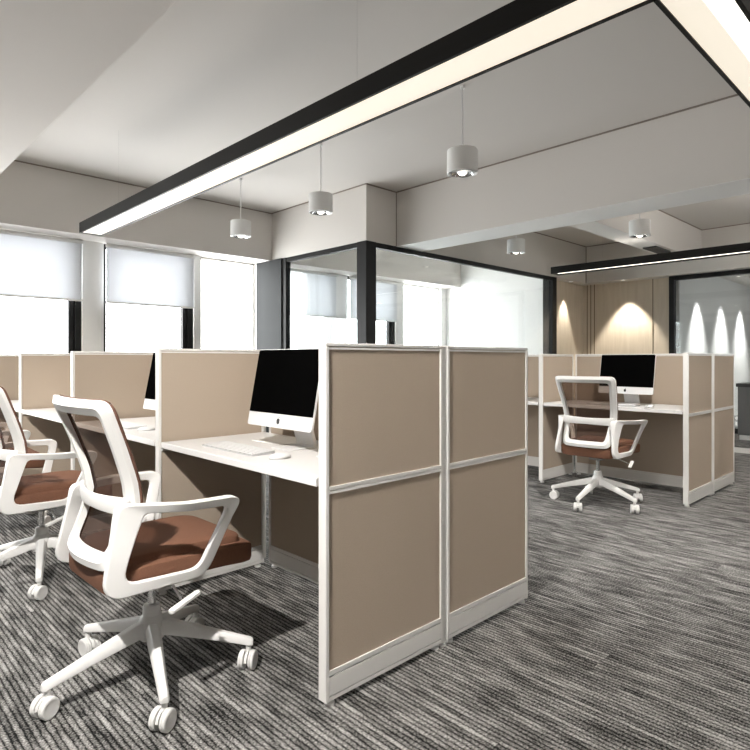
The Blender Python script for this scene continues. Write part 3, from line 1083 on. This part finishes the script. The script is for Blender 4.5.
    MB().tube([bp(p.x, p.y, 0.016) for p in rim], 0.007, 8, closed=True).build('back_edging', M['rim'], t)
    # lumbar cross plate
    lb = MB()
    rg = []
    for j in range(17):
        y = -0.205 + 0.41 * j / 16
        e = abs(y) / 0.205
        zc = 0.676
        hh = 0.030 - 0.006 * (1 - e)
        o_ = -0.030
        d_ = Vector((sprof(zc) + o_ - 0.040 * (1 - e * e), y, 0))
        rg.append([d_ + Vector((0.008, 0, zc - hh)), d_ + Vector((-0.004, 0, zc - hh)), d_ + Vector((-0.010, 0, zc)), d_ + Vector((-0.006, 0, zc + hh)), d_ + Vector((0.006, 0, zc + hh))])
    lb.rings(rg)
    lb.build('lumbar_plate', M['plastic'], t, bevel=0.003, angle=30)

    # --- armrest loops
    for sg in (-1, 1):
        # (x, z) corners: rear top, front top, front bottom, rear bottom
        oa = [(-0.205, 0.692), (0.178, 0.681), (0.090, 0.405), (-0.266, 0.405)]
        ia = [(-0.135, 0.660), (0.132, 0.650), (0.056, 0.438), (-0.200, 0.445)]
        ao, ai = densify_pair(fillet(oa, [0.03, 0.035, 0.07, 0.06], 6), fillet(ia, [0.022, 0.022, 0.05, 0.04], 6), 6)

        def yy(p):
            return 0.232 + 0.078 * max(0, min(1, (p[1] - 0.42) / 0.26)) - 0.108 * max(0, min(1, (-0.02 - p[0]) / 0.2)) * max(0, min(1, (p[1] - 0.42) / 0.26))

        rg = []
        for a_, b_ in zip(ao, ai):
            # thick pad on the arm rail, slimmer lower down
            th_a = 0.012 + 0.010 * max(0, min(1, (a_.y - 0.6) / 0.06))
            ya, yb = yy((a_.x, a_.y)), yy((b_.x, b_.y))
            rg.append([Vector((a_.x, sg * (ya - th_a), a_.y)), Vector((a_.x, sg * (ya + th_a), a_.y)),
                       Vector((b_.x, sg * (yb + 0.011), b_.y)), Vector((b_.x, sg * (yb - 0.011), b_.y))])
        am = MB()
        am.rings(rg, closed=True)
        am.build('armrest', M['plastic'], t, bevel=0.006, seg=3, angle=50)
        bk = MB()
        bk.box(-0.19, 0.06, 0.12 * sg if sg > 0 else -0.235, 0.235 if sg > 0 else -0.12, 0.402, 0.416)
        bk.build('arm_bracket', M['plastic'], t, bevel=0.004)
    return t


ch = make_chair('nearest white task chair with brown seat, whole in view at left')
ch.location = (0.893, 2.093, 0)
ch.rotation_euler = (0, 0, R(1))
dup(ch, (0.885, 3.47, 0), R(2), 'second white task chair, cut by the left edge of the photo')
dup(ch, (0.90, 4.72, 0), R(-2), 'third white task chair, only an armrest seen behind the second chair')
dup(ch, (4.53, 2.12, 0), R(1), 'white task chair with brown seat at the far right desk')

# ------------------------------------------------------------------ cabinet by the right glass
cb = thing('sideboard', 'dark grey low cabinet by the right glass partition', 'cabinet', (9.6, 0, 0))
MB().box(0.03, 0.48, -1.0, 2.40, 0.0, 0.07).build('cabinet_plinth', M['stone'], cb)
MB().box(0.02, 0.50, -1.02, 2.42, 0.07, 0.76).build('cabinet_body', M['cab'], cb)
MB().box(0.0, 0.52, -1.04, 2.44, 0.76, 0.81).build('cabinet_top', M['cabtop'], cb, bevel=0.004)
for k in range(4):
    y = -1.01 + k * 0.855
    d = MB().box(0.0, 0.02, y + 0.004, y + 0.85, 0.08, 0.75).build('door', M['cab'], cb, bevel=0.003)
    MB().box(-0.015, 0.0, y + 0.40, y + 0.52, 0.70, 0.712).build('handle', M['chrome'], d)
